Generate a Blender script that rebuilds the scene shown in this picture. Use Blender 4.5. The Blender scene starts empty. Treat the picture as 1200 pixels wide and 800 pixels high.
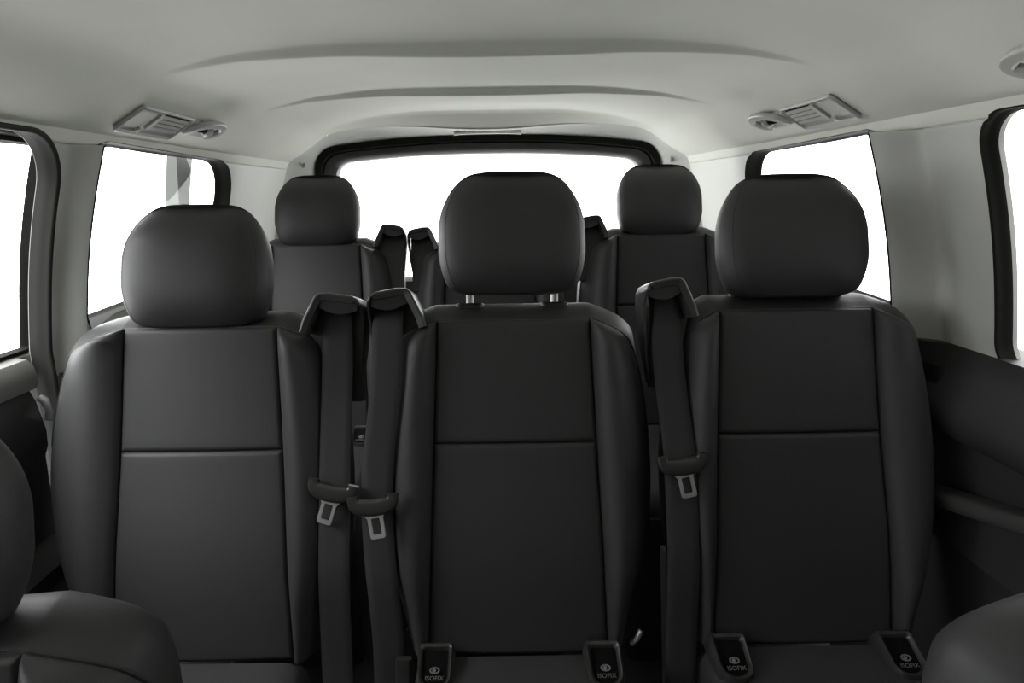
import bpy, bmesh, math
from mathutils import Vector, Matrix
PI = math.pi
C = bpy.context.scene.collection
EYE = 1.15                       # eye height of the photographer above the cabin floor
PITCH = math.radians(13.0)
RC = math.radians(13.0)          # recline of the seat backs
SR, CR = math.sin(RC), math.cos(RC)

# ------------------------------------------------------------------ materials
def mat(name, col, rough=0.5, metal=0.0, spec=0.5, bump=None, coat=0.0, sheen=0.0):
    m = bpy.data.materials.new(name); m.use_nodes = True
    nt = m.node_tree; b = nt.nodes['Principled BSDF']
    b.inputs['Base Color'].default_value = (*col, 1)
    b.inputs['Roughness'].default_value = rough
    b.inputs['Metallic'].default_value = metal
    b.inputs['Specular IOR Level'].default_value = spec
    b.inputs['Coat Weight'].default_value = coat
    b.inputs['Sheen Weight'].default_value = sheen
    if bump:
        kind, scale, strength = bump
        tc = nt.nodes.new('ShaderNodeTexCoord')
        if kind == 'voronoi':
            t = nt.nodes.new('ShaderNodeTexVoronoi'); out = t.outputs['Distance']
            t.inputs['Scale'].default_value = scale
        elif kind == 'wave':
            t = nt.nodes.new('ShaderNodeTexWave'); out = t.outputs['Fac']
            t.inputs['Scale'].default_value = scale
            t.bands_direction = 'Z'
        else:
            t = nt.nodes.new('ShaderNodeTexNoise'); out = t.outputs['Fac']
            t.inputs['Scale'].default_value = scale
            t.inputs['Detail'].default_value = 4
        nt.links.new(tc.outputs['Object'], t.inputs['Vector'])
        bp = nt.nodes.new('ShaderNodeBump'); bp.inputs['Strength'].default_value = strength
        bp.inputs['Distance'].default_value = 0.002
        nt.links.new(out, bp.inputs['Height'])
        nt.links.new(bp.outputs['Normal'], b.inputs['Normal'])
        # a little tonal mottling
        n2 = nt.nodes.new('ShaderNodeTexNoise'); n2.inputs['Scale'].default_value = 6
        nt.links.new(tc.outputs['Object'], n2.inputs['Vector'])
        mx = nt.nodes.new('ShaderNodeMix'); mx.data_type = 'RGBA'
        mx.inputs['A'].default_value = (*[c * 0.94 for c in col], 1)
        mx.inputs['B'].default_value = (*[c * 1.06 for c in col], 1)
        nt.links.new(n2.outputs['Fac'], mx.inputs['Factor'])
        nt.links.new(mx.outputs['Result'], b.inputs['Base Color'])
    return m

def glass_mat(name, tint, gloss=0.06):
    m = bpy.data.materials.new(name); m.use_nodes = True
    nt = m.node_tree; nt.nodes.clear()
    o = nt.nodes.new('ShaderNodeOutputMaterial')
    t = nt.nodes.new('ShaderNodeBsdfTransparent'); t.inputs['Color'].default_value = (*tint, 1)
    g = nt.nodes.new('ShaderNodeBsdfGlossy'); g.inputs['Roughness'].default_value = 0.02
    mx = nt.nodes.new('ShaderNodeMixShader'); mx.inputs['Fac'].default_value = gloss
    nt.links.new(t.outputs[0], mx.inputs[1]); nt.links.new(g.outputs[0], mx.inputs[2])
    nt.links.new(mx.outputs[0], o.inputs['Surface'])
    return m

M = dict(
    leather=mat('leather', (0.040, 0.040, 0.0405), 0.52, spec=0.30, bump=('voronoi', 900, 0.10)),
    leather_side=mat('leather_side', (0.038, 0.038, 0.0385), 0.52, spec=0.30, bump=('voronoi', 900, 0.10)),
    piping=mat('piping', (0.018, 0.018, 0.018), 0.5, bump=('noise', 300, 0.1)),
    plastic=mat('black_plastic', (0.016, 0.016, 0.016), 0.42, bump=('noise', 700, 0.08)),
    plastic_g=mat('grey_plastic', (0.035, 0.035, 0.034), 0.30, bump=('noise', 700, 0.06)),
    void=mat('dark_cavity', (0.004, 0.004, 0.004), 0.8, spec=0.1, bump=('noise', 200, 0.05)),
    webbing=mat('webbing', (0.040, 0.040, 0.041), 0.7, spec=0.25, bump=('wave', 260, 0.25)),
    chrome=mat('chrome', (0.85, 0.85, 0.84), 0.3, metal=1.0, bump=('noise', 150, 0.02)),
    steel=mat('steel', (0.75, 0.75, 0.75), 0.38, metal=0.8, bump=('noise', 300, 0.03)),
    headliner=mat('headliner', (0.57, 0.575, 0.525), 0.9, spec=0.15, bump=('noise', 900, 0.12)),
    pillar=mat('pillar_trim', (0.46, 0.465, 0.44), 0.6, spec=0.35, bump=('noise', 900, 0.05)),
    vent=mat('light_trim', (0.36, 0.36, 0.345), 0.45, spec=0.4, bump=('noise', 500, 0.03)),
    seal=mat('seal_rubber', (0.012, 0.012, 0.011), 0.8, spec=0.12, bump=('noise', 400, 0.05)),
    seal_g=mat('seal_fabric', (0.022, 0.022, 0.021), 0.8, spec=0.2, bump=('noise', 600, 0.1)),
    door_g=mat('door_grey', (0.20, 0.20, 0.185), 0.5, bump=('noise', 600, 0.04)),
    tail=mat('tailgate_trim', (0.055, 0.055, 0.053), 0.6, bump=('noise', 600, 0.04)),
    lower=mat('lower_trim', (0.032, 0.032, 0.032), 0.5, bump=('noise', 700, 0.08)),
    rest=mat('armrest_trim', (0.050, 0.050, 0.049), 0.5, bump=('noise', 700, 0.08)),
    carpet=mat('carpet', (0.015, 0.015, 0.015), 0.95, spec=0.1, bump=('noise', 400, 0.5)),
    lens=mat('lamp_lens', (0.85, 0.86, 0.84), 0.25, bump=('noise', 100, 0.02)),
    ink=mat('label_ink', (0.17, 0.17, 0.17), 0.6, bump=('noise', 100, 0.02)),
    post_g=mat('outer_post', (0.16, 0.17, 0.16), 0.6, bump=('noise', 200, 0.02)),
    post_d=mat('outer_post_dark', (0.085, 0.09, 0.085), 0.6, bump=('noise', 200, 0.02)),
    glass=glass_mat('window_glass', (0.97, 0.985, 0.975)),
)

# ------------------------------------------------------------------ mesh helpers
def mobj(name, verts, faces, m, parent=None, smooth=True, sharp=None, kind=None, loc=None, recalc=True):
    me = bpy.data.meshes.new(name)
    me.from_pydata([tuple(v) for v in verts], [], faces)
    bm = bmesh.new(); bm.from_mesh(me)
    bmesh.ops.remove_doubles(bm, verts=bm.verts, dist=1e-6)
    if recalc: bmesh.ops.recalc_face_normals(bm, faces=bm.faces)
    if smooth:
        for f in bm.faces: f.smooth = True
        lim = sharp or math.radians(40)
        for e in bm.edges:
            if len(e.link_faces) == 2 and e.calc_face_angle(0) > lim: e.smooth = False
    bm.to_mesh(me); bm.free()
    me.materials.append(M[m] if isinstance(m, str) else m)
    o = bpy.data.objects.new(name, me); C.objects.link(o)
    if parent: o.parent = parent
    if loc: o.location = loc
    if kind: o['kind'] = kind
    return o

def empty(name, loc, label=None, cat=None, group=None, kind=None):
    o = bpy.data.objects.new(name, None); C.objects.link(o)
    o.location = loc; o.empty_display_size = 0.1
    if label: o['label'] = label
    if cat: o['category'] = cat
    if group: o['group'] = group
    if kind: o['kind'] = kind
    return o

class MB:
    def __init__(s): s.v = []; s.f = []
    def add(s, vs, fs):
        n = len(s.v); s.v += [Vector(v) for v in vs]; s.f += [tuple(i + n for i in f) for f in fs]
    def grid(s, rows, closed_u=False, closed_v=False):
        n = len(s.v); R, K = len(rows), len(rows[0])
        for r in rows: s.v += [Vector(p) for p in r]
        for i in range(R if closed_v else R - 1):
            for j in range(K if closed_u else K - 1):
                i2, j2 = (i + 1) % R, (j + 1) % K
                s.f.append((n + i * K + j, n + i * K + j2, n + i2 * K + j2, n + i2 * K + j))
    def cap(s, ring):
        n = len(s.v); s.v += [Vector(p) for p in ring]; s.f.append(tuple(range(n, n + len(ring))))
    def build(s, name, m, parent=None, **k): return mobj(name, s.v, s.f, m, parent, **k)

def sweep(mb, path, prof, closed=False, up=None, ends=True):
    """sweep a closed 2D profile [(p,q)] along path; p along 'side', q along 'up-ish'"""
    n = len(path); rows = []
    path = [Vector(p) for p in path]
    nrm = None
    for i, p in enumerate(path):
        a = path[i - 1] if (i > 0 or closed) else path[i]
        b = path[(i + 1) % n] if (i < n - 1 or closed) else path[i]
        t = (b - a).normalized()
        if up is not None:
            u = Vector(up(i) if callable(up) else up)
            u = (u - t * u.dot(t)).normalized()
        else:
            if nrm is None:
                u = Vector((0, 0, 1)) if abs(t.z) < 0.9 else Vector((1, 0, 0))
            else: u = nrm
            u = (u - t * u.dot(t)).normalized()
        nrm = u
        sd = t.cross(u)
        pr = prof(i / max(1, n - 1)) if callable(prof) else prof
        rows.append([p + sd * x + u * y for x, y in pr])
    mb.grid(rows, closed_u=True, closed_v=closed)
    if not closed and ends:
        mb.cap(rows[0]); mb.cap(rows[-1])

def circ(r, n=12, ry=None):
    ry = ry or r
    return [(r * math.cos(2 * PI * i / n), ry * math.sin(2 * PI * i / n)) for i in range(n)]

def rrect(w, h, r, n=5):
    """closed rounded rectangle, centred"""
    pts = []
    for cx, cy, a0 in ((w/2 - r, h/2 - r, 0), (-w/2 + r, h/2 - r, 90), (-w/2 + r, -h/2 + r, 180), (w/2 - r, -h/2 + r, 270)):
        for k in range(n + 1):
            a = math.radians(a0 + 90 * k / n)
            pts.append((cx + r * math.cos(a), cy + r * math.sin(a)))
    return pts

def rpoly(pts, rad, n=8):
    """closed polygon with rounded corners; rad: number or list"""
    out = []; N = len(pts)
    for i in range(N):
        r = rad[i] if isinstance(rad, (list, tuple)) else rad
        p0, p, p1 = Vector(pts[i - 1]), Vector(pts[i]), Vector(pts[(i + 1) % N])
        d0, d1 = (p0 - p).normalized(), (p1 - p).normalized()
        half = d0.angle(d1) / 2
        L = min(r / math.tan(half), (p0 - p).length * .49, (p1 - p).length * .49)
        rr = L * math.tan(half)
        c = p + (d0 + d1).normalized() * (rr / math.sin(half))
        a, b = p + d0 * L - c, p + d1 * L - c
        a0 = math.atan2(a.y, a.x); da = math.atan2(b.y, b.x) - a0
        while da > PI: da -= 2 * PI
        while da < -PI: da += 2 * PI
        for k in range(n + 1):
            t = a0 + da * k / n
            out.append((c.x + rr * math.cos(t), c.y + rr * math.sin(t)))
    return out

def dense(pts, step, closed=True):
    out = []; N = len(pts)
    for i in range(N if closed else N - 1):
        a, b = Vector(pts[i]), Vector(pts[(i + 1) % N])
        k = max(1, int((b - a).length / step))
        for j in range(k): out.append(tuple(a.lerp(b, j / k)))
    if not closed: out.append(tuple(pts[-1]))
    return out

def interp(tab, x):
    if x <= tab[0][0]: return tab[0][1]
    if x >= tab[-1][0]: return tab[-1][1]
    for (x0, y0), (x1, y1) in zip(tab, tab[1:]):
        if x <= x1: return y0 + (y1 - y0) * (x - x0) / (x1 - x0)

def spline(tab, x):
    """monotone-ish cubic (Catmull-Rom with clamped slopes) through table"""
    n = len(tab)
    if x <= tab[0][0]: return tab[0][1]
    if x >= tab[-1][0]: return tab[-1][1]
    i = 0
    while tab[i + 1][0] < x: i += 1
    def sl(k):
        if k == 0: return (tab[1][1] - tab[0][1]) / (tab[1][0] - tab[0][0])
        if k == n - 1: return (tab[-1][1] - tab[-2][1]) / (tab[-1][0] - tab[-2][0])
        a = (tab[k][1] - tab[k-1][1]) / (tab[k][0] - tab[k-1][0])
        b = (tab[k+1][1] - tab[k][1]) / (tab[k+1][0] - tab[k][0])
        return 0 if a * b <= 0 else 2 * a * b / (a + b)
    x0, y0 = tab[i]; x1, y1 = tab[i + 1]; h = x1 - x0; t = (x - x0) / h
    m0, m1 = sl(i) * h, sl(i + 1) * h
    return (2*t**3 - 3*t*t + 1)*y0 + (t**3 - 2*t*t + t)*m0 + (-2*t**3 + 3*t*t)*y1 + (t**3 - t*t)*m1

def smooth01(t):
    t = max(0, min(1, t)); return t * t * (3 - 2 * t)

# ------------------------------------------------------------------ cabin shell
CPROF = [(0, .250), (.2, .249), (.4, .236), (.5, .219), (.55, .206), (.61, .168), (.66, .137), (.70, .117)]
CSMOOTH = [(-.7, .21), (0, .282), (.7, .272), (1.15, .2395), (1.65, .244), (2.06, .243), (2.25, .213)]
CRIBS = [(-.7, .21), (0, .282), (.7, .280), (.95, .265), (1.150, .2500), (1.167, .2285), (1.645, .2535), (1.660, .2365), (2.10, .2680), (2.165, .2660), (2.185, .2570), (2.25, .2125)]
def taper(Y):
    return 1 - .035 * smooth01((Y - 1.5) / .9) - .06 * smooth01((-Y) / .8)
def step_drop(x, Y):
    return 0
def ceil_z(x, Y):
    xa = abs(x) / taper(Y)
    w = 1 - smooth01(xa / .60)
    wl = max(0, 1 - (xa / .56) ** 2)
    cs = spline(CSMOOTH, Y)
    rib = sum(interp(CRIBS, Y + d) for d in (-.003, 0, .003)) / 3 - cs
    return EYE + spline(CPROF, xa) + (cs - .25) * w + rib * wl
def wall_x(Y, zr):
    t = (.117 - zr) / (.117 + .26)
    if t <= 1: x = .70 + .093 * t + .012 * math.sin(PI * max(0, t))
    else: x = .793
    return x * taper(Y)
BULGE = {-1: (1.127, 1.150, .046), 1: (1.092, 1.132, .058)}
def pro(sg, Y, zr):
    """the belt pillar trim steps into the cabin towards its rear edge"""
    if zr > .0938: return 0
    y0, y1, h = BULGE[sg]
    def ramp(y): return max(0, min(1, (y - y0) / (y1 - y0)))
    if Y < y1 + .004: return h * (ramp(Y - .006) + ramp(Y) + ramp(Y + .006)) / 3
    return h * max(0, 1 - (Y - y1 - .004) / .16)

def frange(a, b, n): return [a + (b - a) * i / (n - 1) for i in range(n)]

# ceiling
ys = sorted(set([round(y, 4) for y in frange(-.7, 1.15, 24) + frange(1.12, 1.20, 50) + frange(1.21, 1.61, 18) + frange(1.62, 1.69, 40) + frange(1.66, 2.12, 14) + frange(2.12, 2.25, 20)]))
xs = frange(-.70, .70, 90)
mb = MB()
rows = [[(x * taper(y), y, ceil_z(x * taper(y), y)) for x in xs] for y in ys]
mb.grid(rows)
top = [[(p[0], p[1], p[2] + .03) for p in r] for r in rows]
mb.grid(top)
ceiling = mb.build('ceiling', 'headliner', kind='structure', recalc=False)

# floor
mb = MB()
def box(mb, x0, x1, y0, y1, z0, z1):
    v = [(x, y, z) for x in (x0, x1) for y in (y0, y1) for z in (z0, z1)]
    mb.add(v, [(0, 1, 3, 2), (4, 6, 7, 5), (0, 4, 5, 1), (2, 3, 7, 6), (0, 2, 6, 4), (1, 5, 7, 3)])
box(mb, -.90, .90, -.7, 2.45, -.04, 0)
mb.build('floor', 'carpet', kind='structure', smooth=False)

# side walls: upper trim with the window openings cut out
def opening(side, pts, rad): return dense(rpoly(pts, rad, 10), .02)
WIN = {  # front door windows left out to keep light off the roof ribs
    ('left', 'door'):    [(.12, -.80), (1.112, -.80), (1.112, .108), (.12, .108)],
    ('left', 'rear'):    [(1.153, -.238), (1.845, -.210), (1.845, .098), (1.235, .107), (1.185, .0925), (1.153, .0925)],
    ('right', 'side'):   [(.17, -.292), (.968, -.280), (.968, .104), (.17, .104)],
    ('right', 'rear'):   [(1.136, -.238), (1.845, -.210), (1.845, .098), (1.235, .107), (1.180, .0925), (1.136, .0925)],
}
RAD = {'door': [.05, .05, .085, .05], 'rear': [.03, .05, .11, .012, .004, .003], 'front': .05, 'side': [.05, .045, .05, .05]}
OUT = {k: opening(k[0], v, RAD[k[1]]) for k, v in WIN.items()}

def wx(sg, Y, zr):
    return sg * (wall_x(Y, zr) - pro(sg, Y, zr) + .004 * math.exp(-((zr - .094) / .0012) ** 2))

walls = {}
for side, sg in (('left', -1), ('right', 1)):
    zs = sorted([.117 - (.427 if sg < 0 else .385) * i / 26 for i in range(27)] + [.0975, .0955, .0945, .0935, .0925, .0905], reverse=True)
    yy = sorted(set(round(y, 4) for y in frange(-.7, .9, 30) + frange(.9, 1.4, 90) + frange(1.4, 2.3, 34)))
    TH = .035
    mb = MB()
    inner = [[(wx(sg, y, z), y, EYE + z) for z in zs] for y in yy]
    outer = [[(sg * (wall_x(y, z) + TH), y, EYE + z) for z in zs] for y in yy]
    mb.grid(inner); mb.grid(outer)
    mb.grid([inner[0], outer[0]]); mb.grid([inner[-1], outer[-1]])
    mb.grid([[r[0] for r in inner], [r[0] for r in outer]]); mb.grid([[r[-1] for r in inner], [r[-1] for r in outer]])
    w = mb.build('wall_' + side, 'pillar', kind='structure', sharp=math.radians(30))
    cutters = []
    for (s2, wn), pts in OUT.items():
        if s2 != side: continue
        cb = MB()
        r0 = [(sg * .5, y, EYE + z) for y, z in pts]; r1 = [(sg * 1.1, y, EYE + z) for y, z in pts]
        cb.grid([r0, r1], closed_u=True); cb.cap(r0); cb.cap(r1)
        co = cb.build('cutter', 'pillar', smooth=False)
        cutters.append(co)
        md = w.modifiers.new('b', 'BOOLEAN'); md.operation = 'DIFFERENCE'; md.solver = 'EXACT'; md.object = co
    bpy.context.view_layer.update()
    me = bpy.data.meshes.new_from_object(w.evaluated_get(bpy.context.evaluated_depsgraph_get()))
    w.modifiers.clear(); w.data = me
    me.materials.append(M['headliner'])
    for p in me.polygons:
        if p.center.z > EYE + .0945: p.material_index = 1
    for co in cutters: bpy.data.objects.remove(co)
    walls[side] = w

# lower side trim
LOW = [(-.262, .790), (-.285, .790), (-.300, .784), (-.330, .767), (-.352, .754), (-.368, .749), (-.385, .751), (-.400, .758), (-.409, .770), (-.412, .782), (-.49, .792), (-.525, .792), (-.600, .785), (-.607, .803), (-.80, .815), (-1.10, .83)]
def low_wall(side, sg, y0, y1, name):
    yy = frange(y0, y1, max(3, int((y1 - y0) / .08)))
    mb = MB()
    pts = LOW if sg > 0 else [(-.306, .790)] + LOW[3:]
    a = [[(sg * (x - (pro(sg, y, z) if i < 3 else 0)) * taper(y), y, EYE + z) for i, (z, x) in enumerate(pts)] for y in yy]
    b = [[(sg * .872, y, EYE + z) for z, x in pts] for y in yy]
    mb.grid(a); mb.grid(b); mb.grid([a[0], b[0]]); mb.grid([a[-1], b[-1]])
    mb.grid([[r[0] for r in a], [r[0] for r in b]])
    return mb.build(name, 'lower', kind='structure', sharp=math.radians(50))
lr = low_wall('right', 1, -.7, 2.3, 'trim_1')
ll = low_wall('left', -1, 1.125, 2.3, 'trim_2')
# the armrest ledge that runs along the right hand trim
mb = MB()
yy = frange(.2, 1.55, 24)
prof = rrect(.050, .030, .012)
sweep(mb, [(.770, y, EYE - .516 + .25 * (1.0 - y)) for y in yy], prof, up=(0, 0, 1))
mb.build('armrest_rail', 'rest', parent=lr)

# unseen full-height panel added to block light where the windscreen would be
mb = MB(); box(mb, -.85, .85, -.74, -.70, 0, 1.45); mb.build('wall_front', 'lower', kind='structure', smooth=False)

# windows: reveal (seal) + glass
def window(n, key, depth, sealmat, lip=.001, parts=('glass',)):
    side, sg = key[0], (-1 if key[0] == 'left' else 1)
    pts = OUT[key]
    e = empty('window_%d' % n, (wx(sg, 1.0, -.1), sum(p[0] for p in pts) / len(pts), EYE - .1), kind='structure')
    loc = Vector(e.location)
    cy = sum(p[0] for p in pts) / len(pts); cz = sum(p[1] for p in pts) / len(pts)
    mb = MB()
    def P(y, z, d, off):
        yy, zz = y, z
        L = math.hypot(y - cy, z - cz)
        # shrink towards the middle by off (works well enough for a lip)
        yy -= off * (y - cy) / L; zz -= off * (z - cz) / L
        return Vector((sg * ((abs(wx(sg, y, z)) if d < depth * .4 else wall_x(y, z)) + d), yy, EYE + zz)) - loc
    rows = [[P(y, z, d, o) for y, z in pts] for d, o in ((.004, -.001), (-.0015, -.0005), (-.002, .0005), (.0, lip), (depth * .5, lip * .9), (depth, lip * .8), (depth + .003, lip + .003), (depth + .010, lip + .003), (depth + .012, -.004))]
    mb.grid(rows, closed_u=True)
    mb.build('window_seal', sealmat, parent=e, sharp=math.radians(60))
    g = MB()
    ring = [P(y, z, depth + .006, lip + .002) for y, z in pts]
    c = sum(ring, Vector()) / len(ring)
    rr = [[c.lerp(p, k) for p in ring] for k in (.02, .35, .7, 1)]
    # keep the pane on the wall curve
    g.grid(rr, closed_u=True); g.cap(rr[0])
    g.build('glass', 'glass', parent=e)
    return e
window(1, ('left', 'rear'), .034, 'seal')
window(2, ('right', 'rear'), .034, 'seal')
window(3, ('right', 'side'), .012, 'seal', lip=.004)

# outside post seen through the left quarter window
pe = empty('trim_3', (-.76, 1.53, EYE - .1), kind='structure')
l0 = Vector(pe.location)
mb = MB()
xo = .755
def ppt(Y, z, x=xo): return Vector((-x * 1.0, Y, EYE + z)) - l0
K_ = 1.045
def P4(x, Y, z): return Vector((-x * K_, Y * K_, EYE + z)) - l0
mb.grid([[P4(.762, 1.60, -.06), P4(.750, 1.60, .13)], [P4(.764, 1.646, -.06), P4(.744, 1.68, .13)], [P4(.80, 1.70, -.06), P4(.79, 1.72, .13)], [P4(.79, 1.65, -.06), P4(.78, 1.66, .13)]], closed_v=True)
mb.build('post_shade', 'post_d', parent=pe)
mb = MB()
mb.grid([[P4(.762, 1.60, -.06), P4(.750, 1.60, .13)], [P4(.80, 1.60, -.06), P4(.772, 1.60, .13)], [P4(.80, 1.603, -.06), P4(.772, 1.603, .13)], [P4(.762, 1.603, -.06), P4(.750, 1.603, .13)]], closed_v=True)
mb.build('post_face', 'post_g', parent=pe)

# left sliding door
dr = empty('door_1', (-.80, .62, .35), kind='structure')
l0 = Vector(dr.location)
pts = OUT[('left', 'door')]
def D(y, z, d): return Vector((-(wall_x(y, z) - pro(-1, y, z) + d), y, EYE + z)) - l0
def inset(pts, o):
    out = []; N = len(pts)
    for i in range(N):
        a, b = Vector(pts[i - 1]), Vector(pts[(i + 1) % N]); t = (b - a).normalized()
        n = Vector((-t.y, t.x)); out.append((pts[i][0] + n.x * o, pts[i][1] + n.y * o))
    return out
mb = MB()
prof = [(d, o) for d, o in ((.004, -.005), (-.004, -.004), (-.007, .000), (-.006, .004), (-.002, .005), (.004, .003), (.010, .004), (.022, .002), (.034, .0))]
mb.grid([[D(y, z, d) for y, z in inset(pts, o)] for d, o in prof], closed_u=True)
mb.build('door_seal', 'seal_g', parent=dr, sharp=math.radians(70))
# door window frame
wpts = dense(rpoly([(.20, -.262), (1.130, -.265), (1.130, .100), (.20, .100)], [.02, .012, .018, .03], 8), .02)
mb = MB()
outer_f = inset(wpts, -.045)
rows = [[D(y, z, .075) for y, z in outer_f], [D(y, z, .040) for y, z in outer_f], [D(y, z, .036) for y, z in inset(wpts, -.020)], [D(y, z, .040) for y, z in inset(wpts, -.004)], [D(y, z, .050) for y, z in wpts], [D(y, z, .060) for y, z in inset(wpts, .001)]]
mb.grid(rows, closed_u=True)
mb.build('door_window_frame', 'door_g', parent=dr)
mb = MB()
rows = [[D(y, z, .046) for y, z in inset(wpts, -.002)], [D(y, z, .044) for y, z in inset(wpts, .006)], [D(y, z, .058) for y, z in inset(wpts, .009)]]
mb.grid(rows, closed_u=True); mb.build('door_window_seal', 'seal', parent=dr)
mb = MB()
ring = [D(y, z, .055) for y, z in inset(wpts, .004)]; c = sum(ring, Vector()) / len(ring)
rr = [[c.lerp(p, k) for p in ring] for k in (.02, .5, 1)]
mb.grid(rr, closed_u=True); mb.cap(rr[0]); mb.build('door_glass', 'glass', parent=dr)
# door inner trim below the glass: grey top rail, dark panel
DT = [(-.265, .050), (-.270, .022), (-.282, .012), (-.305, .008), (-.322, .014), (-.328, .03)]
mb = MB()
yy = frange(.15, 1.085, 24)
mb.grid([[D(y, z, d) for z, d in DT] for y in yy]); mb.cap([D(1.085, z, d) for z, d in DT])
mb.build('door_top_rail', 'door_g', parent=dr)
DT = [(-.322, .03), (-.345, .020), (-.40, .010), (-.43, .012), (-.45, .02), (-.60, .024), (-.61, .0), (-.63, -.02), (-.66, -.02), (-.68, .01), (-.80, .016), (-.80, .06)]
mb = MB()
mb.grid([[D(y, z, d) for z, d in DT] for y in yy]); mb.cap([D(1.085, z, d) for z, d in DT])
mb.build('door_panel', 'lower', parent=dr)
mb = MB()
mb.grid([[D(y, z, .06) for z in (.09, -.3, -.8, -1.1)] for y in (.1, .15)])
mb.build('door_front_strip', 'lower', parent=dr)
mb = MB()
p0 = D(1.082, -.35, .0)
sweep(mb, [p0 + Vector((0, 0, -.03)), p0 + Vector((.004, 0, -.012)), p0 + Vector((0.002, -.004, .006)), p0 + Vector((-.006, -.006, .014))], circ(.007, 10))
mb.build('door_latch', 'steel', parent=dr)
# sill below the door and closed skin outside it
mb = MB(); box(mb, -.87, -.80, .05, 1.15, 0, EYE - .80); mb.build('baseboard_left', 'lower', kind='structure', smooth=False)

# rear end: trim panel, black seal, tailgate frame, glass
RY = 2.33
def rear_outer(n):
    pts = []
    yb = 2.25
    for x in frange(0, .70, 30): pts.append((x * taper(yb), ceil_z(x * taper(yb), yb) - EYE))
    for z in frange(.08, -.262, 14): pts.append((wall_x(yb, z), z))
    for z, x in LOW[2:]: pts.append((.80, z))
    pts.append((0, -1.10))
    full = pts + [(-x, z) for x, z in reversed(pts[1:-1])]
    return full
def polar(poly, cx, cz, n):
    out = []
    for i in range(n):
        a = 2 * PI * i / n; d = Vector((math.cos(a), math.sin(a)))
        best = 0
        for k in range(len(poly)):
            p, q = Vector(poly[k]) - Vector((cx, cz)), Vector(poly[(k + 1) % len(poly)]) - Vector((cx, cz))
            e = q - p; den = d.x * e.y - d.y * e.x
            if abs(den) < 1e-12: continue
            t = (p.x * e.y - p.y * e.x) / den; u = (p.x * d.y - p.y * d.x) / den
            if -1e-9 <= u <= 1 + 1e-9 and t > best: best = t
        out.append((cx + d.x * best, cz + d.y * best))
    return out
def arch(hw, zt, ze, zb, r, hb):
    top = [(x, zt - (zt - ze) * (abs(x) / hw) ** 2.2) for x in frange(hw, -hw, 25)]
    poly = top + [(-hb, zb), (hb, zb)]
    rr = [r] + [.02] * 23 + [r] + [.06, .06]
    # round the upper corners by hand
    out = []
    return rpoly(poly, [r * 1.0] + [.3] * 23 + [r * 1.0, .06, .06], 8)
NP = 240
def rpt(poly2, Yf): return [(x, Yf(z), EYE + z) for x, z in poly2]
def lean(y0): return lambda z: y0 + .16 * max(0, (.16 - z))      # the tailgate leans outwards going down
o0 = polar(rear_outer(0), 0, -.10, NP)
def mk_arch(hw, zt, ze, zb, r):
    pts = []
    xr = hw - r
    f = lambda x: zt - (zt - ze) * (abs(x) / hw) ** 2.2
    for x in frange(-xr, xr, 41): pts.append((x, f(x)))
    zc = f(xr)
    for k in range(1, 13):
        a = PI / 2 * (1 - k / 12); pts.append((xr + r * math.cos(a), zc - r + r * math.sin(a)))
    pts.append((hw + .02, zb + .05)); pts.append((hw - .02, zb)); pts.append((-hw + .02, zb)); pts.append((-hw - .02, zb + .05))
    for k in range(12, 0, -1):
        a = PI / 2 * (1 - k / 12); pts.append((-xr - r * math.cos(a), zc - r + r * math.sin(a)))
    return polar(pts, 0, -.10, NP)
A1 = mk_arch(.612, .203, .163, -.50, .085)      # edge of the trim / seal
A2 = mk_arch(.590, .180, .142, -.48, .075)      # seal / tailgate trim
A3 = mk_arch(.545, .143, .115, -.31, .055)      # glass edge
def mixp(a, b, t): return [(p[0] + (q[0] - p[0]) * t, p[1] + (q[1] - p[1]) * t) for p, q in zip(a, b)]
mb = MB()
rows = [[(x, 2.245, EYE + z) for x, z in o0],
        [(x, 2.275, EYE + z) for x, z in mixp(o0, A1, .25)],
        [(x, 2.298, EYE + z) for x, z in mixp(o0, A1, .6)],
        rpt(mixp(o0, A1, .88), lean(2.318)), rpt(A1, lean(2.334)), rpt(A1, lean(2.36))]
mb.grid(rows, closed_u=True)
mb.build('wall_back', 'pillar', kind='structure', sharp=math.radians(50))
tg = empty('window_4', (0, 2.36, EYE - .1), kind='structure'); l0 = Vector(tg.location)
def rows_at(lst): return [[Vector(p) - l0 for p in rpt(a, lean(y))] for a, y in lst]
mb = MB(); mb.grid(rows_at([(A1, 2.355), (mixp(A1, A2, -.04), 2.330), (mixp(A1, A2, .08), 2.322), (mixp(A1, A2, .85), 2.328), (mixp(A1, A2, 1.0), 2.36)]), closed_u=True)
mb.build('window_seal', 'seal', parent=tg)
mb = MB(); mb.grid(rows_at([(mixp(A1, A2, .6), 2.375), (A2, 2.352), (mixp(A2, A3, .08), 2.343), (mixp(A2, A3, .5), 2.345), (mixp(A2, A3, .94), 2.360), (A3, 2.375), (mixp(A2, A3, 1.02), 2.40)]), closed_u=True)
mb.build('tailgate_trim', 'tail', parent=tg)
mb = MB()
ring = [Vector(p) - l0 for p in rpt(A3, lean(2.39))]; c = sum(ring, Vector()) / len(ring)
rr = [[c.lerp(p, k) for p in ring] for k in (.02, .5, 1.01)]
mb.grid(rr, closed_u=True); mb.cap(rr[0]); mb.build('glass', 'glass', parent=tg)

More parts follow.
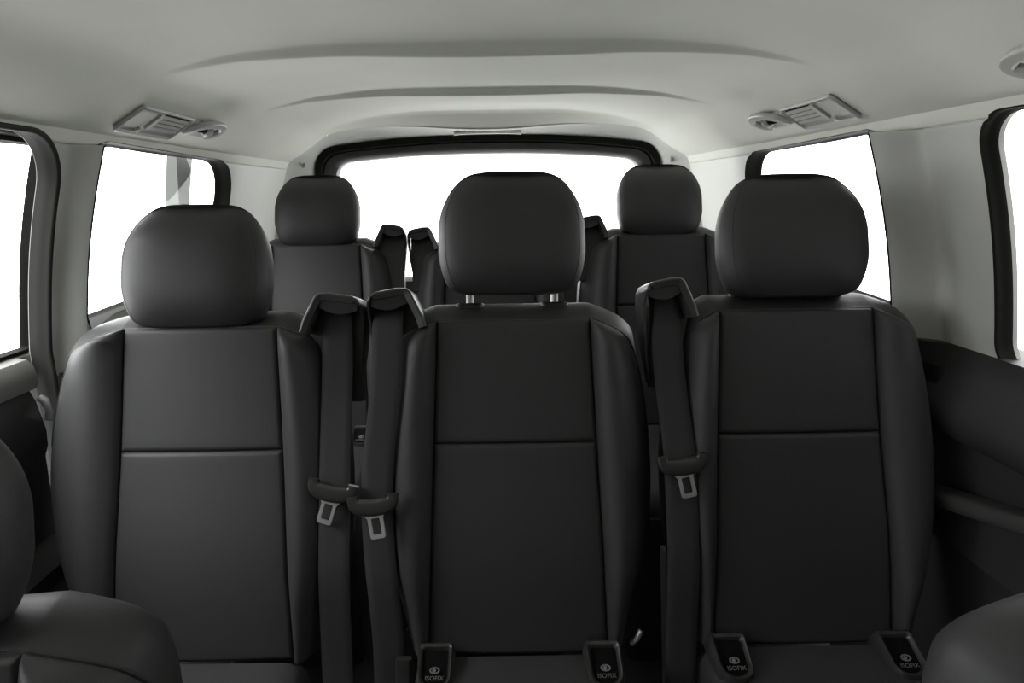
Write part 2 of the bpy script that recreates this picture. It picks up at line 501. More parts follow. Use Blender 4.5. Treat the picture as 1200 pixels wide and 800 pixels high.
# ------------------------------------------------------------------ seats
U = .001424                       # metres per unit of the seat drawing
HW = [(0, 134), (25, 141), (65, 155), (105, 170), (145, 178), (205, 182), (265, 178), (325, 168), (345, 162), (365, 149), (377, 130), (385, 108), (390, 92)]
WID = {-1: 1.0, 1: 1.0}
BT = 390 * U
def hw(b, sg=1):
    h = spline(HW, b / U) * U; p = pw(b)
    return p + (h - p) * WID[sg]
def pw(b): return (105 - 15 * b / BT) * U
def EDGE(b): return -.045 + .037 * smooth01((b / BT - .86) / .14)
def Lc(a, b, c): return Vector((a, -c * CR + b * SR, b * CR + c * SR))
def drop(d, r=.009):
    if d >= r: return 0
    return r - math.sqrt(max(0, r * r - (r - d) ** 2))
def edge_samples(L, n, r=.009):
    e = [0, .0006, .0015, .003, .005, .007, r]
    mid = frange(r, L - r, n)[1:-1]
    return e + mid + [L - x for x in reversed(e)]
def Fpanel(a, b):
    return .006 * (1 - (a / pw(b)) ** 2) + .010 * math.exp(-((b - .16) / .13) ** 2)
def Fbol(t, b, sg=1):
    w = hw(b, sg) - pw(b)
    h = .030 * min(1, w / .07)
    return h * math.sin(PI * t ** .75) + EDGE(b) * t ** 3 + (.010 * math.exp(-((b - .16) / .13) ** 2)) * (1 - t)
def front_c(a, b):
    sg = 1 if a > 0 else -1
    a = abs(a)
    if a <= pw(b): return Fpanel(a, b)
    w = hw(b, sg) - pw(b)
    t = (a - pw(b)) / w
    return Fbol(t, b, sg) if t < 1 else -.06

def panel_patch(b0, b1, nb):
    rows = []
    for db in edge_samples(b1 - b0, nb):
        b = b0 + db; P = pw(b); row = []
        for da in edge_samples(2 * P, 26):
            a = -P + da
            d = drop(min(da, 2 * P - da)); e = drop(min(db, b1 - b0 - db))
            row.append(Lc(a, b, Fpanel(a, b) - max(d, e) - .25 * min(d, e)))
        rows.append(row)
    return rows
def bolster_patch(sg):
    rows = []
    bs = [BT * (1 - (1 - k / 70) ** 1.7) for k in range(71)]
    for b in bs:
        w = max(hw(b, sg) - pw(b), .001); row = []
        ts = [0, .0006 / w, .0015 / w, .003 / w, .005 / w, .007 / w, .009 / w]
        ts = [min(t, .5) for t in ts]
        ts = ts + frange(ts[-1], 1, 26)[1:]
        for t in ts:
            dd = drop(t * w) + .6 * drop(BT - b) * (1 - t)
            row.append(Lc(sg * (pw(b) + t * w), b, Fbol(t, b, sg) - dd))
        rows.append(row)
    return rows
def backrest_core():
    loop = []
    bs = [BT * (1 - (1 - k / 60) ** 1.7) for k in range(61)]
    right = [(hw(b), b, EDGE(b)) for b in bs]
    topc = [(x, BT, -.010) for x in frange(hw(BT), -hw(BT, -1), 24)][1:-1]
    left = [(-hw(b, -1), b, EDGE(b)) for b in reversed(bs)]
    bot = [(x, 0, -.03) for x in frange(-hw(0, -1), hw(0), 16)][1:-1]
    loop = right + topc + left + bot
    N = len(loop); nor = []
    for i in range(N):
        p, q = loop[i - 2], loop[(i + 2) % N]
        t = Vector((q[0] - p[0], q[1] - p[1])).normalized(); nor.append(Vector((t.y, -t.x)))
    rings = []
    for (dc, side, topo) in ((0, -.004, -.003), (-.001, .0005, .0015), (-.005, .002, .004), (-.012, .003, .010), (-.028, .004, .021), (-.048, .003, .029), (-.066, 0, .031), (-.085, -.006, .027), (-.105, -.016, .015), (-.118, -.030, 0), (-.122, -.06, -.03)):
        r = []
        for (a, b, c), n in zip(loop, nor):
            k = smooth01(max(0, n.y)) if b > .2 else 0
            o = side + (topo - side) * k
            cc = c + dc
            # bring sides and top to the same back plane
            cc = c + dc if dc > -.03 else (c * max(0, 1 + (dc + .03) / .09) + dc - (.0 if c < -.05 else .0))
            r.append(Lc(a + n.x * o, b + n.y * o, cc))
        rings.append(r)
    return rings
def headrest_rows(hwt, depth, tilt=0):
    """rows from bottom to top; hwt: (height 0..1, half width)"""
    rows = []
    H = .209
    for k in range(37):
        v = .5 - .5 * math.cos(PI * k / 36)
        W = hwt(v)
        dp = depth * (1 - abs(2 * v - .92) ** 3.2 * .80) if 0 < k < 36 else depth * .25
        fr = []
        for j in range(72):
            th = 2 * PI * j / 72
            cs, sn = math.cos(th), math.sin(th)
            e = 2 / 3.3
            x = W * math.copysign(abs(cs) ** e, cs)
            c = dp * math.copysign(abs(sn) ** (2 / 2.3), sn)
            # front softly hollow, back rounder
            c += (-.012 * v if sn > 0 else -.006)
            fr.append((x, v * H, c))
        rows.append(fr)
    return rows
HRW = [(0, 52), (.017, 64), (.06, 76), (.127, 81), (.23, 85.5), (.35, 88), (.52, 88), (.66, 85), (.77, 79), (.856, 72), (.93, 63), (.97, 54), (.99, 46), (1, 38)]

def add_headrest(root, up, hx):
    b0 = BT + .004 + up
    cc = -.022
    rows = headrest_rows(lambda v: spline(HRW, v) * U, .056)
    mb = MB()
    R = [[Lc(x + hx, b0 + b, cc + c) for x, b, c in r] for r in rows]
    mb.grid(R, closed_u=True); mb.cap(R[0]); mb.cap(R[-1])
    h = mb.build('headrest', 'leather', parent=root, sharp=math.radians(60))
    # side piping that runs over the cushion from bottom to top
    for sg in (-1, 1):
        pb = MB(); path = []
        for r in rows[2:-2]:
            j = 18 + (-11 if sg > 0 else 11)
            x, b, c = r[j]
            path.append(Lc(x + hx, b0 + b, cc + c - .0008))
        sweep(pb, path, circ(.0011, 6))
        pb.build('headrest_piping', 'leather', parent=h)
    for sg in (-1, 1):
        pb = MB()
        sweep(pb, [Lc(sg * .0735 + hx, BT + .012, -.056), Lc(sg * .0735 + hx, b0 + .03, -.040)], circ(.0068, 16))
        pb.build('headrest_post', 'chrome', parent=h)
        sb = MB()
        ring = rrect(.050, .026, .012)
        z0 = BT + .023
        def S(x, c, b): return Lc(sg * .0735 + hx + x, b, -.054 + c)
        sb.grid([[S(x, c, z0) for x, c in ring], [S(x, c, z0 + .006) for x, c in ring], [S(x * .9, c * .85, z0 + .0085) for x, c in ring]], closed_u=True)
        sb.cap([S(x * .9, c * .85, z0 + .0085) for x, c in ring])
        s = sb.build('headrest_socket', 'plastic', parent=root)
    return h

GX = [0, .84]
def GP(sg, px, py): return sg * (188 + (px - 188) * GX[1] + GX[0]) * U, py * U
def add_guide(root, sg, gx=0, gs=.84, sx=183):
    """belt outlet on one shoulder: a plastic hoop with a dark body behind the webbing"""
    pts = [(112, 384), (116, 396), (131, 424), (137, 428), (150, 428), (176, 424), (184, 420), (188, 412), (189, 398), (186, 365), (181, 335), (174, 305)]
    GX[0] = gx; GX[1] = gs
    path = [Vector(GP(sg, x, y)) for x, y in pts]
    d2 = []
    for p, q in zip(path, path[1:]):
        for k in range(4): d2.append(p.lerp(q, k / 4))
    d2.append(path[-1])
    mb = MB(); rows = []
    n = len(d2)
    for i, p in enumerate(d2):
        t = (d2[min(i + 1, n - 1)] - d2[max(i - 1, 0)]).normalized()
        nn = Vector((-t.y, t.x)) * sg * -1
        f = i / (n - 1)
        cf, cb = .026, -.050
        if f > .62: cf = .026 - .060 * (f - .62) / .38
        th = .0125 if f < .48 else .0125 - .0085 * min(1, (f - .48) / .12)
        prof = [(0, cb), (0, cf - .004), (.0012, cf - .001), (.004, cf), (th, cf - .003), (th + .001, cf - .010), (th, cb)]
        # offset towards inside of the hoop
        rows.append([Lc(p.x + nn.x * o, p.y + nn.y * o, c) for o, c in prof])
    mb.grid(rows, closed_u=True); mb.cap(rows[0]); mb.cap(rows[-1])
    g = mb.build('belt_guide', 'plastic_g', parent=root, sharp=math.radians(35))
    # dark body behind the slot
    ib = MB()
    poly = [(116, 384), (134, 421), (150, 423), (sx - 5, 419), (sx, 408), (sx, 380), (sx - 3, 300), (150, 300), (128, 340)]
    fr = [Lc(*GP(sg, x, y), -.022) for x, y in poly]; bk = [Lc(*GP(sg, x, y), -.055) for x, y in poly]
    ib.grid([fr, bk], closed_u=True); ib.cap(fr); ib.cap(bk)
    ib.build('belt_slot', 'plastic', parent=g, sharp=math.radians(20))
    # lower lip hanging from the hoop in front of the belt
    lb = MB(); rows = []
    for i in range(13):
        f = i / 12; x = 136 + 46 * f
        sag = 6 * math.sin(PI * f)
        ytop = 424 - 3 * f; ybot = 411 - 4 * f - sag
        rows.append([Lc(*GP(sg, x, ytop), .020), Lc(*GP(sg, x, ybot), .018), Lc(*GP(sg, x, ybot - .5), .010), Lc(*GP(sg, x, ytop), .008)])
    lb.grid(rows, closed_u=True); lb.cap(rows[0]); lb.cap(rows[-1])
    lb.build('guide_lip', 'plastic', parent=g, sharp=math.radians(35))
    # inner cheek with a small step
    cb_ = MB()
    poly = [(122, 384), (133, 414), (131, 408), (128, 400), (125, 392), (125, 386)]
    fr = [Lc(*GP(sg, x, y), .016) for x, y in poly]; bk = [Lc(*GP(sg, x, y), -.03) for x, y in poly]
    cb_.grid([fr, bk], closed_u=True); cb_.cap(fr); cb_.cap(bk)
    cb_.build('guide_cheek', 'plastic', parent=g, sharp=math.radians(20))
    return g

def text_mesh(s, size, m, name, parent, fn):
    cu = bpy.data.curves.new('t', 'FONT'); cu.body = s; cu.size = size; cu.align_x = 'CENTER'; cu.resolution_u = 2
    to = bpy.data.objects.new('t', cu); C.objects.link(to); bpy.context.view_layer.update()
    me = bpy.data.meshes.new_from_object(to.evaluated_get(bpy.context.evaluated_depsgraph_get()))
    vs = [v.co.copy() for v in me.vertices]; fs = [tuple(p.vertices) for p in me.polygons]
    bpy.data.objects.remove(to); bpy.data.curves.remove(cu); bpy.data.meshes.remove(me)
    return mobj(name, [fn(v.x, v.y) for v in vs], fs, m, parent, smooth=False)

def cushion_top(x, f):
    """local height of the cushion at distance f forward of the back"""
    return -.016 + .026 * smooth01(f / .03) - .12 * f - .03 * smooth01((f - .30) / .12)
def add_cushion(root, pockets=True, length=.37, labels=True):
    W = .170
    mb = MB(); rows = []
    fs_ = [0, .004, .012, .025, .045, .07, .1, .15, .2, .25, .3, .34, .35, .362, length]
    xs_ = [-W, -W + .003, -W + .012, -W + .03] + frange(-W + .05, W - .05, 14) + [W - .03, W - .012, W - .003, W]
    for f in fs_:
        row = []
        for x in xs_:
            e = W - abs(x)
            z = cushion_top(x, f) - (0 if e > .03 else .03 * (1 - math.sqrt(max(0, 1 - (1 - e / .03) ** 2)))) - (.0 if f < length - .03 else .03 * (1 - math.sqrt(max(0, 1 - (1 - (length - f) / .03) ** 2))))
            z += .012 * math.exp(-((abs(x) - .150) / .03) ** 2) * 0
            row.append(Vector((x, .012 - f, z)))
        rows.append(row)
    low = [[Vector((p.x, p.y, -.10)) for p in rows[0]], [Vector((p.x, p.y, -.10)) for p in rows[-1]]]
    mb.grid([low[0]] + rows + [low[1]])
    mb.grid([[r[0] for r in rows], [Vector((r[0].x, r[0].y, -.10)) for r in rows]])
    mb.grid([[r[-1] for r in rows], [Vector((r[-1].x, r[-1].y, -.10)) for r in rows]])
    cu = mb.build('cushion', 'leather', parent=root)
    if pockets:
        for sg in (-1, 1):
            x0 = sg * .135
            pk = MB()
            ring = rpoly([(-.026, .0), (.026, .0), (.024, .072), (-.024, .072)], [.006, .006, .02, .02], 6)
            def S(x, f, z): return Vector((x0 + x, -.014 - f * .90 - z * .43, .026 - f * .40 + z * .90))
            def sc(k, zz): return [S(x * k, .036 + (f - .036) * k, zz) for x, f in ring]
            pk.grid([sc(1.16, -.030), sc(1.12, .004), sc(1.0, .010), sc(.88, .008), sc(.80, .002)], closed_u=True)
            p = pk.build('anchor_pocket', 'plastic_g', parent=root)
            ib = MB(); r = sc(.82, .0015); ib.cap(r); ib.build('anchor_flap', 'void', parent=p, smooth=False)
            if labels:
                text_mesh('ISOFIX', .0100, 'ink', 'anchor_text', p, lambda x, y: S(x, .0575 - y, .006))
                eb = MB()
                sweep(eb, [S(.007 * math.cos(a), .042 - .0045 * math.sin(a), .006) for a in frange(0, 2 * PI, 21)[:-1]], circ(.0013, 6), closed=True)
                eb.add([S(.003 * math.cos(a) - .001, .042 - .003 * math.sin(a), .006) for a in frange(0, 2 * PI, 11)[:-1]], [tuple(range(10))])
                eb.build('anchor_emblem', 'ink', parent=p)
    # carrier under the cushion
    bb = MB()
    z0 = -root.location.z
    sec = rrect(.34, .36, .03)
    bb.grid([[Vector((x, -.19 + y, z)) for x, y in sec] for z in (z0, -.10)], closed_u=True)
    bb.cap([Vector((x, -.19 + y, z0)) for x, y in sec]); bb.cap([Vector((x, -.19 + y, -.10)) for x, y in sec])
    bb.build('seat_base', 'plastic', parent=root, sharp=math.radians(50))
    return cu

PATCH = {}
def make_seat(name, loc, label, group, guide=None, head=0.03, wid=(1, 1), gx=0, gs=.84, headx=0, sx=183, pockets=True, extras=None, yaw=0, cat='car seat'):
    WID[-1], WID[1] = wid
    root = empty(name, loc, label, cat, group)
    root.rotation_euler = (0, 0, yaw)
    mb = MB(); R = backrest_core(); mb.grid(R, closed_u=True); mb.cap(R[-1]); mb.cap(R[0])
    mb.build('backrest', 'leather_side', parent=root, sharp=math.radians(60))
    mb = MB(); mb.grid(panel_patch(0, 246 * U, 30)); mb.build('lower_panel', 'leather', parent=root, sharp=math.radians(80))
    mb = MB(); mb.grid(panel_patch(246 * U, BT, 16)); mb.build('upper_panel', 'leather', parent=root, sharp=math.radians(80))
    for sg in (-1, 1):
        mb = MB(); mb.grid(bolster_patch(sg)); mb.build('side_bolster', 'leather', parent=root, sharp=math.radians(80))
    # piping along the top edge
    mb = MB()
    path = []
    bs = [BT * (1 - (1 - k / 60) ** 1.7) for k in range(60)]
    rt = [(hw(b), b, EDGE(b)) for b in bs if b > .62 * BT]
    tp = [(x, BT, -.010) for x in frange(hw(BT), -hw(BT, -1), 20)]
    full = rt + tp + [(-hw(b, -1), b, EDGE(b)) for a, b, c in reversed(rt)]
    sweep(mb, [Lc(a, b + .0005, c - .001) for a, b, c in full], circ(.0022, 6))
    mb.build('piping', 'piping', parent=root)
    add_headrest(root, head, headx)
    if guide: add_guide(root, guide, gx, gs, sx)
    add_cushion(root, pockets)
    if extras: extras(root)
    return root

def belt(seat, sg, label, y_tongue, tilt, ax, wid=(1, 1), plate_tilt=0, lift=0, tap=.05):
    """webbing hanging from the outlet, with its tongue; ax: offsets from the seat centre at top, tongue and bottom"""
    WID[-1], WID[1] = wid
    e = empty('seat_belt', Vector(seat.location) + Vector((sg * .215, -.02, 0)), label, 'seat belt', 'seat belts of the middle row')
    l0 = Vector(e.location) - Vector(seat.location)
    Wd = .0258
    def cx(b): return sg * U * spline([(-.1, ax[2]), (0, ax[2]), (y_tongue * U, ax[1]), (.50, ax[0]), (.58, ax[0])], b)
    def cc(b):
        m = -1
        for bb in (b - .03, b - .015, b, b + .015, b + .03):
            bb = min(max(bb, 0), BT - .012)
            for k in range(9):
                m = max(m, front_c(cx(b) + Wd * (k / 4 - 1), bb))
        return max(m, -.014) + .004
    bs = frange(-.10, .578, 50)
    raw = [cc(min(b, .53)) for b in bs]
    # taut webbing: hangs from the outlet, lies on the bolster
    cs = raw[:]
    for _ in range(60):
        cs = [cs[0]] + [max(raw[i], .5 * (cs[i - 1] + cs[i + 1])) for i in range(1, len(cs) - 1)] + [cs[-1]]
    mb = MB(); rows = []
    for b, c in zip(bs, cs):
        if b > .545: c = c - (c + .012) * smooth01((b - .545) / .03)
        w = Wd * (1 - tap * smooth01((b - .50) / .07))
        x = cx(b)
        pr = [(-w, 0), (-w * .97, .0010), (-w * .5, .0013), (0, .0014), (w * .5, .0013), (w * .97, .0010), (w, 0), (w * .97, -.001), (0, -.001), (-w * .97, -.001)]
        rows.append([Lc(x + p, b, c + q) - l0 for p, q in pr])
    mb.grid(rows, closed_u=True); mb.cap(rows[0]); mb.cap(rows[-1])
    mb.build('webbing', 'webbing', parent=e, sharp=math.radians(60))
    # tongue: plastic bar with upturned ends and a steel plate
    b0 = y_tongue * U
    c0 = max(c for b, c in zip(bs, cs) if abs(b - b0) < .05) + .010 + lift
    ct, st = math.cos(tilt), math.sin(tilt)
    def T(x, y, z): return Lc(cx(b0) + x * ct - y * st, b0 + x * st + y * ct, c0 + z) - l0
    prof = [(-37, 14), (-36.5, 8), (-34, 1), (-28, -3), (-14, -6), (0, -7), (14, -6), (28, -3), (34, 1), (36.5, 8), (37, 14)]
    pts = [Vector((x * .00088, y * .00093)) for x, y in prof]
    fine = [pts[0]]
    for p, q in zip(pts, pts[1:]): fine += [p.lerp(q, .33), p.lerp(q, .67), q]
    tb = MB(); rows = []
    n = len(fine)
    for i, p in enumerate(fine):
        t = (fine[min(i + 1, n - 1)] - fine[max(i - 1, 0)]).normalized(); nn = Vector((-t.y, t.x))
        k = abs(p.x) / .036
        hh = .0135 - .008 * k ** 5; dp = .008 - .002 * k ** 4
        rows.append([T(p.x + nn.x * q[0] * hh, p.y + nn.y * q[0] * hh, .004 + q[1] * dp) for q in [(math.copysign(abs(math.cos(a)) ** .6, math.cos(a)), math.copysign(abs(math.sin(a)) ** .6, math.sin(a))) for a in frange(0, 2 * PI, 17)[:-1]]])
    tb.grid(rows, closed_u=True); tb.cap(rows[0]); tb.cap(rows[-1])
    tn = tb.build('tongue', 'plastic_g', parent=e, sharp=math.radians(50))
    # plate with a slot
    pt = plate_tilt
    cp, sp = math.cos(pt), math.sin(pt)
    def TP(x, y, z):
        y2 = y + .012
        return T(x * cp - y2 * sp, -.012 + x * sp + y2 * cp, z)
    pb = MB()
    ou = rpoly([(-.0125, -.056), (.0125, -.056), (.0125, -.020), (.022, -.012), (-.022, -.012), (-.0125, -.020)], [.004, .004, .004, .001, .001, .004], 5)
    inn = rpoly([(-.0068, -.049), (.0068, -.049), (.0068, -.023), (-.0068, -.023)], .0015, 5)
    N = 72
    def rs(poly):
        return polar(poly, 0, -.036, N)
    a, b = rs(ou), rs(inn)
    def hgt(p): return .005
    r = [[TP(x, y, .0035) for x, y in a], [TP(x, y, .0062) for x, y in a], [TP(x * .94, -.036 + (y + .036) * .97, .0072) for x, y in a],
         [TP(x * 1.06, -.036 + (y + .036) * 1.04, .0072) for x, y in b], [TP(x, y, .0062) for x, y in b], [TP(x, y, .0035) for x, y in b]]
    pb.grid(r, closed_u=True, closed_v=True)
    pb.build('tongue_plate', 'steel', parent=tn, sharp=math.radians(35))
    return e

def mid_extras(root):
    # recline handle tip and buckle post beside the middle seat
    mb = MB()
    sweep(mb, [Lc(.190, .010, -.005), Lc(.196, .022, .004), Lc(.203, .036, .004)], circ(.0045, 10))
    mb.build('recline_lever', 'steel', parent=root)
    mb = MB()
    sec = rrect(.026, .016, .005)
    mb.grid([[Lc(-.190 + x, b, .012 + y) for x, y in sec] for b in (-.09, -.004, 0)], closed_u=True); mb.cap([Lc(-.190 + x, 0, .012 + y) for x, y in sec])
    bk = mb.build('belt_buckle', 'plastic_g', parent=root, sharp=math.radians(50))
    mb = MB()
    sec = rrect(.05, .03, .008)
    mb.grid([[Lc(-.200 + x, b, -.075 + y) for x, y in sec] for b in (-.12, .13, .15)], closed_u=True); mb.cap([Lc(-.200 + x, .15, -.075 + y) for x, y in sec])
    hs = mb.build('hinge_cover', 'plastic', parent=root, sharp=math.radians(50))
    for (b, r) in ((.068, .009), (.015, .006)):
        mb = MB(); ring = circ(r, 16)
        mb.grid([[Lc(-.188 + x, b + y, -.059) for x, y in ring], [Lc(-.188 + x, b + y, -.051) for x, y in ring], [Lc(-.188 + x * .6, b + y * .6, -.050) for x, y in ring], [Lc(-.188 + x * .5, b + y * .5, -.055) for x, y in ring]], closed_u=True)
        mb.build('hinge_bolt', 'plastic_g', parent=hs)
def right_extras(root):
    mb = MB()
    sec = rrect(.050, .09, .008)
    mb.grid([[Lc(-.172 + x, b, -.105 + y) for x, y in sec] for b in (-.14, .112, .118)], closed_u=True); mb.cap([Lc(-.172 + x, .118, -.105 + y) for x, y in sec])
    mb.build('hinge_cover', 'plastic_g', parent=root, sharp=math.radians(50))

Z2 = EYE - .745; Y2 = .917
WL, WM, WR = (1.20, .80), (.80, .80), (.60, .94)
seatL = make_seat('passenger_seat', (-.486, Y2, Z2 - .006), 'black leather middle row seat with its headrest pushed fully down, next to the sliding door', 'middle row seats', guide=1, head=-.002, wid=WL, gx=6, gs=.96, headx=-.012, pockets=False)
seatM = make_seat('passenger_seat', (.0385, Y2, Z2), 'black leather middle row seat in the centre, in front of the rear window', 'middle row seats', guide=-1, head=.040, wid=WM, gx=-19, gs=.90, extras=mid_extras)
seatR = make_seat('passenger_seat', (.511, Y2, Z2 + .010), 'black leather middle row seat with raised headrest beside the armrest trim', 'middle row seats', guide=-1, head=.018, wid=WR, gx=-7, gs=.80, sx=174, headx=.003, extras=right_extras)
belt(seatL, 1, 'dark seat belt on the shoulder of the seat with the lowered headrest', 203, math.radians(-11), (161, 159, 155), WL, plate_tilt=math.radians(-6))
belt(seatM, -1, 'dark seat belt hanging at the edge of the centre middle row seat', 186, math.radians(5), (146, 161, 152), WM, plate_tilt=math.radians(4), lift=.016)
belt(seatR, -1, 'dark seat belt hanging between the centre seat and the seat beside the armrest', 218, math.radians(6), (152, 145, 142), WR, tap=.24, plate_tilt=math.radians(6))

Z3 = EYE - .667; Y3 = 1.75
g3 = 'back row seats'
make_seat('passenger_seat', (-.505, Y3, Z3 - .01), 'black leather back row seat behind the seat with the lowered headrest', g3, guide=1, head=-.004, wid=(.9, .85), gx=-4)
make_seat('passenger_seat', (.0, Y3, Z3 - .02), 'black leather back row seat mostly hidden behind the centre headrest', g3, guide=-1, head=-.004, wid=(.78, .78), gx=-22)
make_seat('passenger_seat', (.503, Y3, Z3 + .006), 'black leather back row seat with its headrest against the rear corner, behind the raised headrest', g3, guide=-1, head=-.004, wid=(.85, .9), gx=-14)

gf = 'front seats'
make_seat('front_seat', (-.545, .36, EYE - .945), 'dark front seat whose headrest and shoulder are cut by the bottom corner', gf, head=.012, wid=(.8, .95), pockets=False, yaw=math.radians(8))
make_seat('front_seat', (.622, .29, EYE - .90), 'dark front seat of which only a rounded shoulder shows below the armrest trim', gf, head=.03, wid=(.95, .6), pockets=False)

# ------------------------------------------------------------------ roof fittings
def ceil_frame(x, Y):
    e = .004
    p = Vector((x, Y, ceil_z(x, Y)))
    dx = Vector((2 * e, 0, ceil_z(x + e, Y) - ceil_z(x - e, Y))).normalized()
    dy = Vector((0, 2 * e, ceil_z(x, Y + e) - ceil_z(x, Y - e))).normalized()
    n = dx.cross(dy).normalized()
    if n.z > 0: n = -n
    return p, dx, dy, n
def air_vent(sg, label):
    p, dx, dy, n = ceil_frame(sg * .643, 1.30)
    if sg > 0: dx = dx
    ox = dx * sg                                   # towards the outside
    e = empty('air_vent', p, label, 'air vent', 'roof air vents')
    def S(o, f, h): return ox * o + dy * f + n * h
    W, Lh = .078, .205
    mb = MB()
    ring = rrect(W, Lh, .008)
    def R(m, h): return [S(a - math.copysign(m, a), b - math.copysign(m, b), h) for a, b in ring]
    mb.grid([R(-.003, -.006), R(-.003, .003), R(-.001, .0045), R(0, .003), R(.0005, .007), R(.002, .0085), R(.004, .0085), R(.006, .003)], closed_u=True); mb.cap(R(.006, .003))
    mb.build('bezel', 'vent', parent=e, sharp=math.radians(40))
    def slab(mb, o0, o1, f0, f1, h0, h1, tilt=0):
        v = [S(o, f, h + (tilt if o == o1 else 0)) for o in (o0, o1) for f in (f0, f1) for h in (h0, h1)]
        mb.add(v, [(0, 1, 3, 2), (4, 6, 7, 5), (0, 4, 5, 1), (2, 3, 7, 6), (0, 2, 6, 4), (1, 5, 7, 3)])
    mb = MB(); slab(mb, -.028, .016, -.012, .092, .001, .0036); mb.build('vent_opening', 'void', parent=e, smooth=False)
    for k in range(4):
        o = -.0255 + k * .0112
        mb = MB(); slab(mb, o, o + .0062, -.010, .090, .0045, .0065, .002)
        mb.build('slat', 'vent', parent=e, smooth=False)
    mb = MB(); slab(mb, -.028, .016, -.026, -.012, .002, .008, .001); mb.build('vent_dial', 'vent', parent=e, smooth=False)
    mb = MB()
    ring2 = rrect(.046, .060, .006)
    mb.grid([[S(-.003 + a, -.062 + b, .002) for a, b in ring2], [S(-.003 + a * .96, -.062 + b * .96, .0055) for a, b in ring2]], closed_u=True)
    mb.cap([S(-.003 + a * .96, -.062 + b * .96, .0055) for a, b in ring2])
    mb.build('lamp_cover', 'lens' if False else 'vent', parent=e, sharp=math.radians(30))
    mb = MB()
    ring3 = circ(.006, 16)
    mb.grid([[S(.021 + a, -.040 + b, .006) for a, b in ring3], [S(.021 + a, -.040 + b, .0095) for a, b in ring3], [S(.021 + a * .7, -.040 + b * .7, .0105) for a, b in ring3]], closed_u=True)
    mb.cap([S(.021 + a * .7, -.040 + b * .7, .0105) for a, b in ring3]); mb.build('switch', 'vent', parent=e)
    return e
air_vent(-1, 'grey roof air vent panel above the window near the sliding door')
air_vent(1, 'grey roof air vent panel above the window opposite the sliding door')

def grab_handle(sg, x, Y, L, label, group='roof grab handles'):
    p, dx, dy, n = ceil_frame(sg * x, Y)
    ox = dx * sg
    e = empty('grab_handle', p, label, 'grab handle', group)
    def S(o, f, h): return ox * o + dy * f + n * h
    h = L / 2
    mb = MB()
    ring = rpoly([(-.010, -h), (-.012, h * .55), (-.002, h * .9), (.034, h * .55), (.034, -h)], [.012, .02, .02, .03, .012], 6)
    mb.grid([[S(a, b, -.004) for a, b in ring], [S(a, b, .004) for a, b in ring], [S(a * .92, b * .95, .007) for a, b in ring]], closed_u=True); mb.cap([S(a * .92, b * .95, .007) for a, b in ring])
    mb.build('base_plate', 'vent', parent=e, sharp=math.radians(40))
    mb = MB()
    path = [(.026, -h * .98, .006), (.014, -h * .94, .010), (-.006, -h * .75, .013), (-.020, -h * .3, .015), (-.024, h * .25, .015), (-.022, h * .68, .015), (-.006, h * .96, .014), (.014, h * .82, .012), (.026, h * .60, .007)]
    fine = []
    for i in range(len(path) - 1):
        a, b = Vector(path[i]), Vector(path[i + 1])
        for k in range(4): fine.append(a.lerp(b, k / 4))
    fine.append(Vector(path[-1]))
    for _ in range(3): fine = [fine[0]] + [(fine[k - 1] + fine[k] * 2 + fine[k + 1]) / 4 for k in range(1, len(fine) - 1)] + [fine[-1]]
    sweep(mb, [S(*q) for q in fine], rrect(.019, .012, .005), up=n)
    mb.build('grip', 'vent', parent=e, sharp=math.radians(50))
    b = MB(); ring = rrect(.030, L * .42, .012)
    b.cap([S(.002 + a, h * .12 + c, .0078) for a, c in ring]); b.build('grip_recess', 'void', parent=e, smooth=False)
    b = MB()
    sweep(b, [S(.018, h * .30, .004), S(.014, h * .30, .013), S(.006, h * .28, .016), S(-.003, h * .26, .013)], circ(.009, 12, .005), up=n)
    b.build('coat_hook', 'vent', parent=e)
    return e
grab_handle(-1, .625, 1.475, .125, 'grey roof grab handle behind the air vent near the sliding door')
grab_handle(1, .625, 1.475, .125, 'grey roof grab handle behind the air vent opposite the sliding door')
grab_handle(1, .640, .735, .18, 'grey roof grab handle cut off by the picture edge above the big side window')

# slim lamp in the roof edge above the rear window
e = empty('dome_lamp', (.0, 2.285, EYE + .207), 'slim white lamp in the roof edge above the rear window', 'lamp')
mb = MB(); prof = rrect(.014, .010, .004)
sweep(mb, [(x, .004 * (abs(x) / .12) ** 2, -.004 * (abs(x) / .12) ** 4) for x in frange(-.115, .115, 20)], prof, up=(0, 0, 1))
mb.build('lamp_lens', 'lens', parent=e)
for sg, lab in ((-1, 'small coat hook in the trim beside the rear window, on the sliding door side'), (1, 'small coat hook in the trim beside the rear window, opposite the sliding door')):
    e = empty('coat_hook', (sg * .655, 2.295, EYE + .125), lab, 'coat hook', 'coat hooks beside the rear window')
    mb = MB()
    ring = rrect(.045, .050, .008)
    mb.grid([[(a, .006, b) for a, b in ring], [(a, -.003, b) for a, b in ring], [(a * .92, -.005, b * .92) for a, b in ring]], closed_u=True); mb.cap([(a * .92, -.005, b * .92) for a, b in ring])
    mb.build('hook_plate', 'vent', parent=e, sharp=math.radians(30))
    mb = MB(); sweep(mb, [(-.008 , -.004, .010), (.006, -.012, .010), (.009, -.014, .004), (.006, -.014, -.012)], circ(.003, 8)); mb.build('hook', 'vent', parent=e)

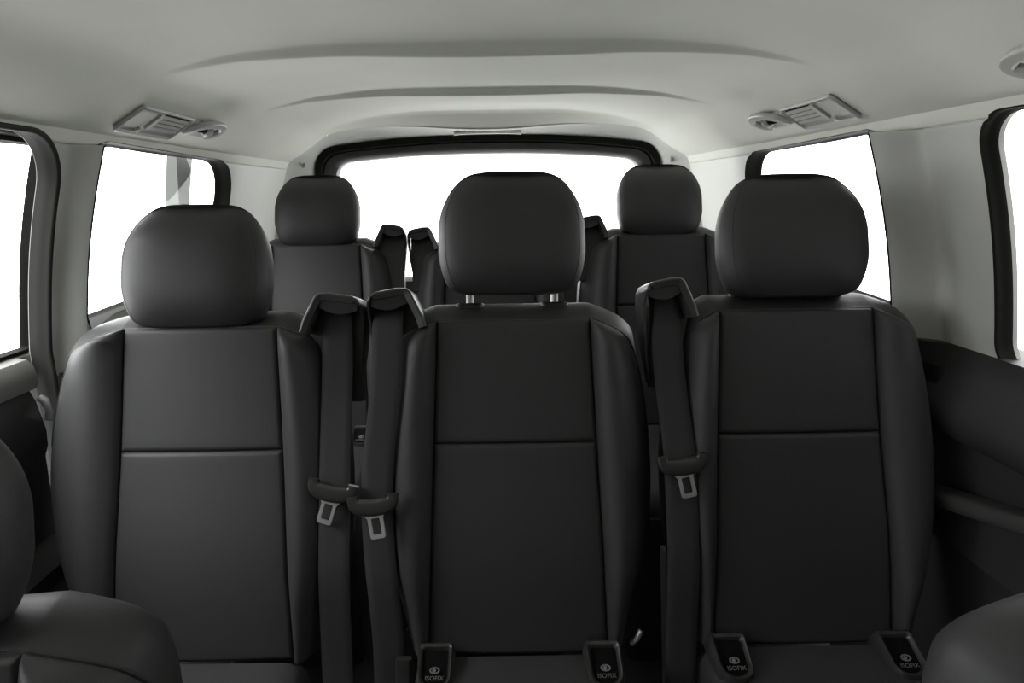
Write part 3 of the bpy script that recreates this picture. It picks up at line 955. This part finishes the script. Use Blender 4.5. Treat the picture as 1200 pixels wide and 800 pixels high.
# ------------------------------------------------------------------ light
w = bpy.data.worlds.new('World'); bpy.context.scene.world = w; w.use_nodes = True
nt = w.node_tree; bg = nt.nodes['Background']
tc = nt.nodes.new('ShaderNodeTexCoord')
def lobe(direction, power, gain):
    d = nt.nodes.new('ShaderNodeVectorMath'); d.operation = 'DOT_PRODUCT'
    d.inputs[1].default_value = Vector(direction).normalized()
    nt.links.new(tc.outputs['Generated'], d.inputs[0])
    mx = nt.nodes.new('ShaderNodeMath'); mx.operation = 'MAXIMUM'; mx.inputs[1].default_value = 0
    nt.links.new(d.outputs['Value'], mx.inputs[0])
    pw_ = nt.nodes.new('ShaderNodeMath'); pw_.operation = 'POWER'; pw_.inputs[1].default_value = power
    nt.links.new(mx.outputs[0], pw_.inputs[0])
    ml = nt.nodes.new('ShaderNodeMath'); ml.operation = 'MULTIPLY'; ml.inputs[1].default_value = gain
    nt.links.new(pw_.outputs[0], ml.inputs[0])
    return ml.outputs[0]
acc = None
for L_ in (((0, 1, .05), 3, 3.5), ((-1, .5, 0), 3, 6.5), ((1, .5, 0), 3, 2.5), ((0, 0, -1), 2, 2.2), ((-.42, -.42, .80), 8, 9.0)):
    o_ = lobe(*L_)
    ad = nt.nodes.new('ShaderNodeMath'); ad.operation = 'ADD'
    nt.links.new(o_, ad.inputs[0])
    if acc is None: ad.inputs[1].default_value = .15
    else: nt.links.new(acc, ad.inputs[1])
    acc = ad.outputs[0]
nt.links.new(acc, bg.inputs['Strength'])
bg.inputs['Color'].default_value = (1, 1, 1, 1)

# ------------------------------------------------------------------ camera
cam = bpy.data.cameras.new('Camera'); co = bpy.data.objects.new('Camera', cam); C.objects.link(co)
bpy.context.scene.camera = co
co.location = (0, 0, EYE)
ROLL = math.radians(.9)
fwd = Vector((0, math.cos(PITCH), -math.sin(PITCH)))
q = fwd.to_track_quat('-Z', 'Y')
co.rotation_mode = 'QUATERNION'
co.rotation_quaternion = Matrix.Rotation(ROLL, 4, fwd).to_quaternion() @ q
cam.sensor_width = 36; cam.sensor_fit = 'HORIZONTAL'
cam.lens = 746 / 1200 * 36
cam.shift_x = 25 / 1200
cam.clip_start = .02
vs = bpy.context.scene.view_settings
vs.view_transform = 'Standard'; vs.look = 'None'; vs.gamma = 1; vs.exposure = 0.85; vs.use_curve_mapping = False
bpy.context.scene.cycles.max_bounces = 10
bpy.context.scene.cycles.diffuse_bounces = 6
bpy.context.scene.cycles.transparent_max_bounces = 16
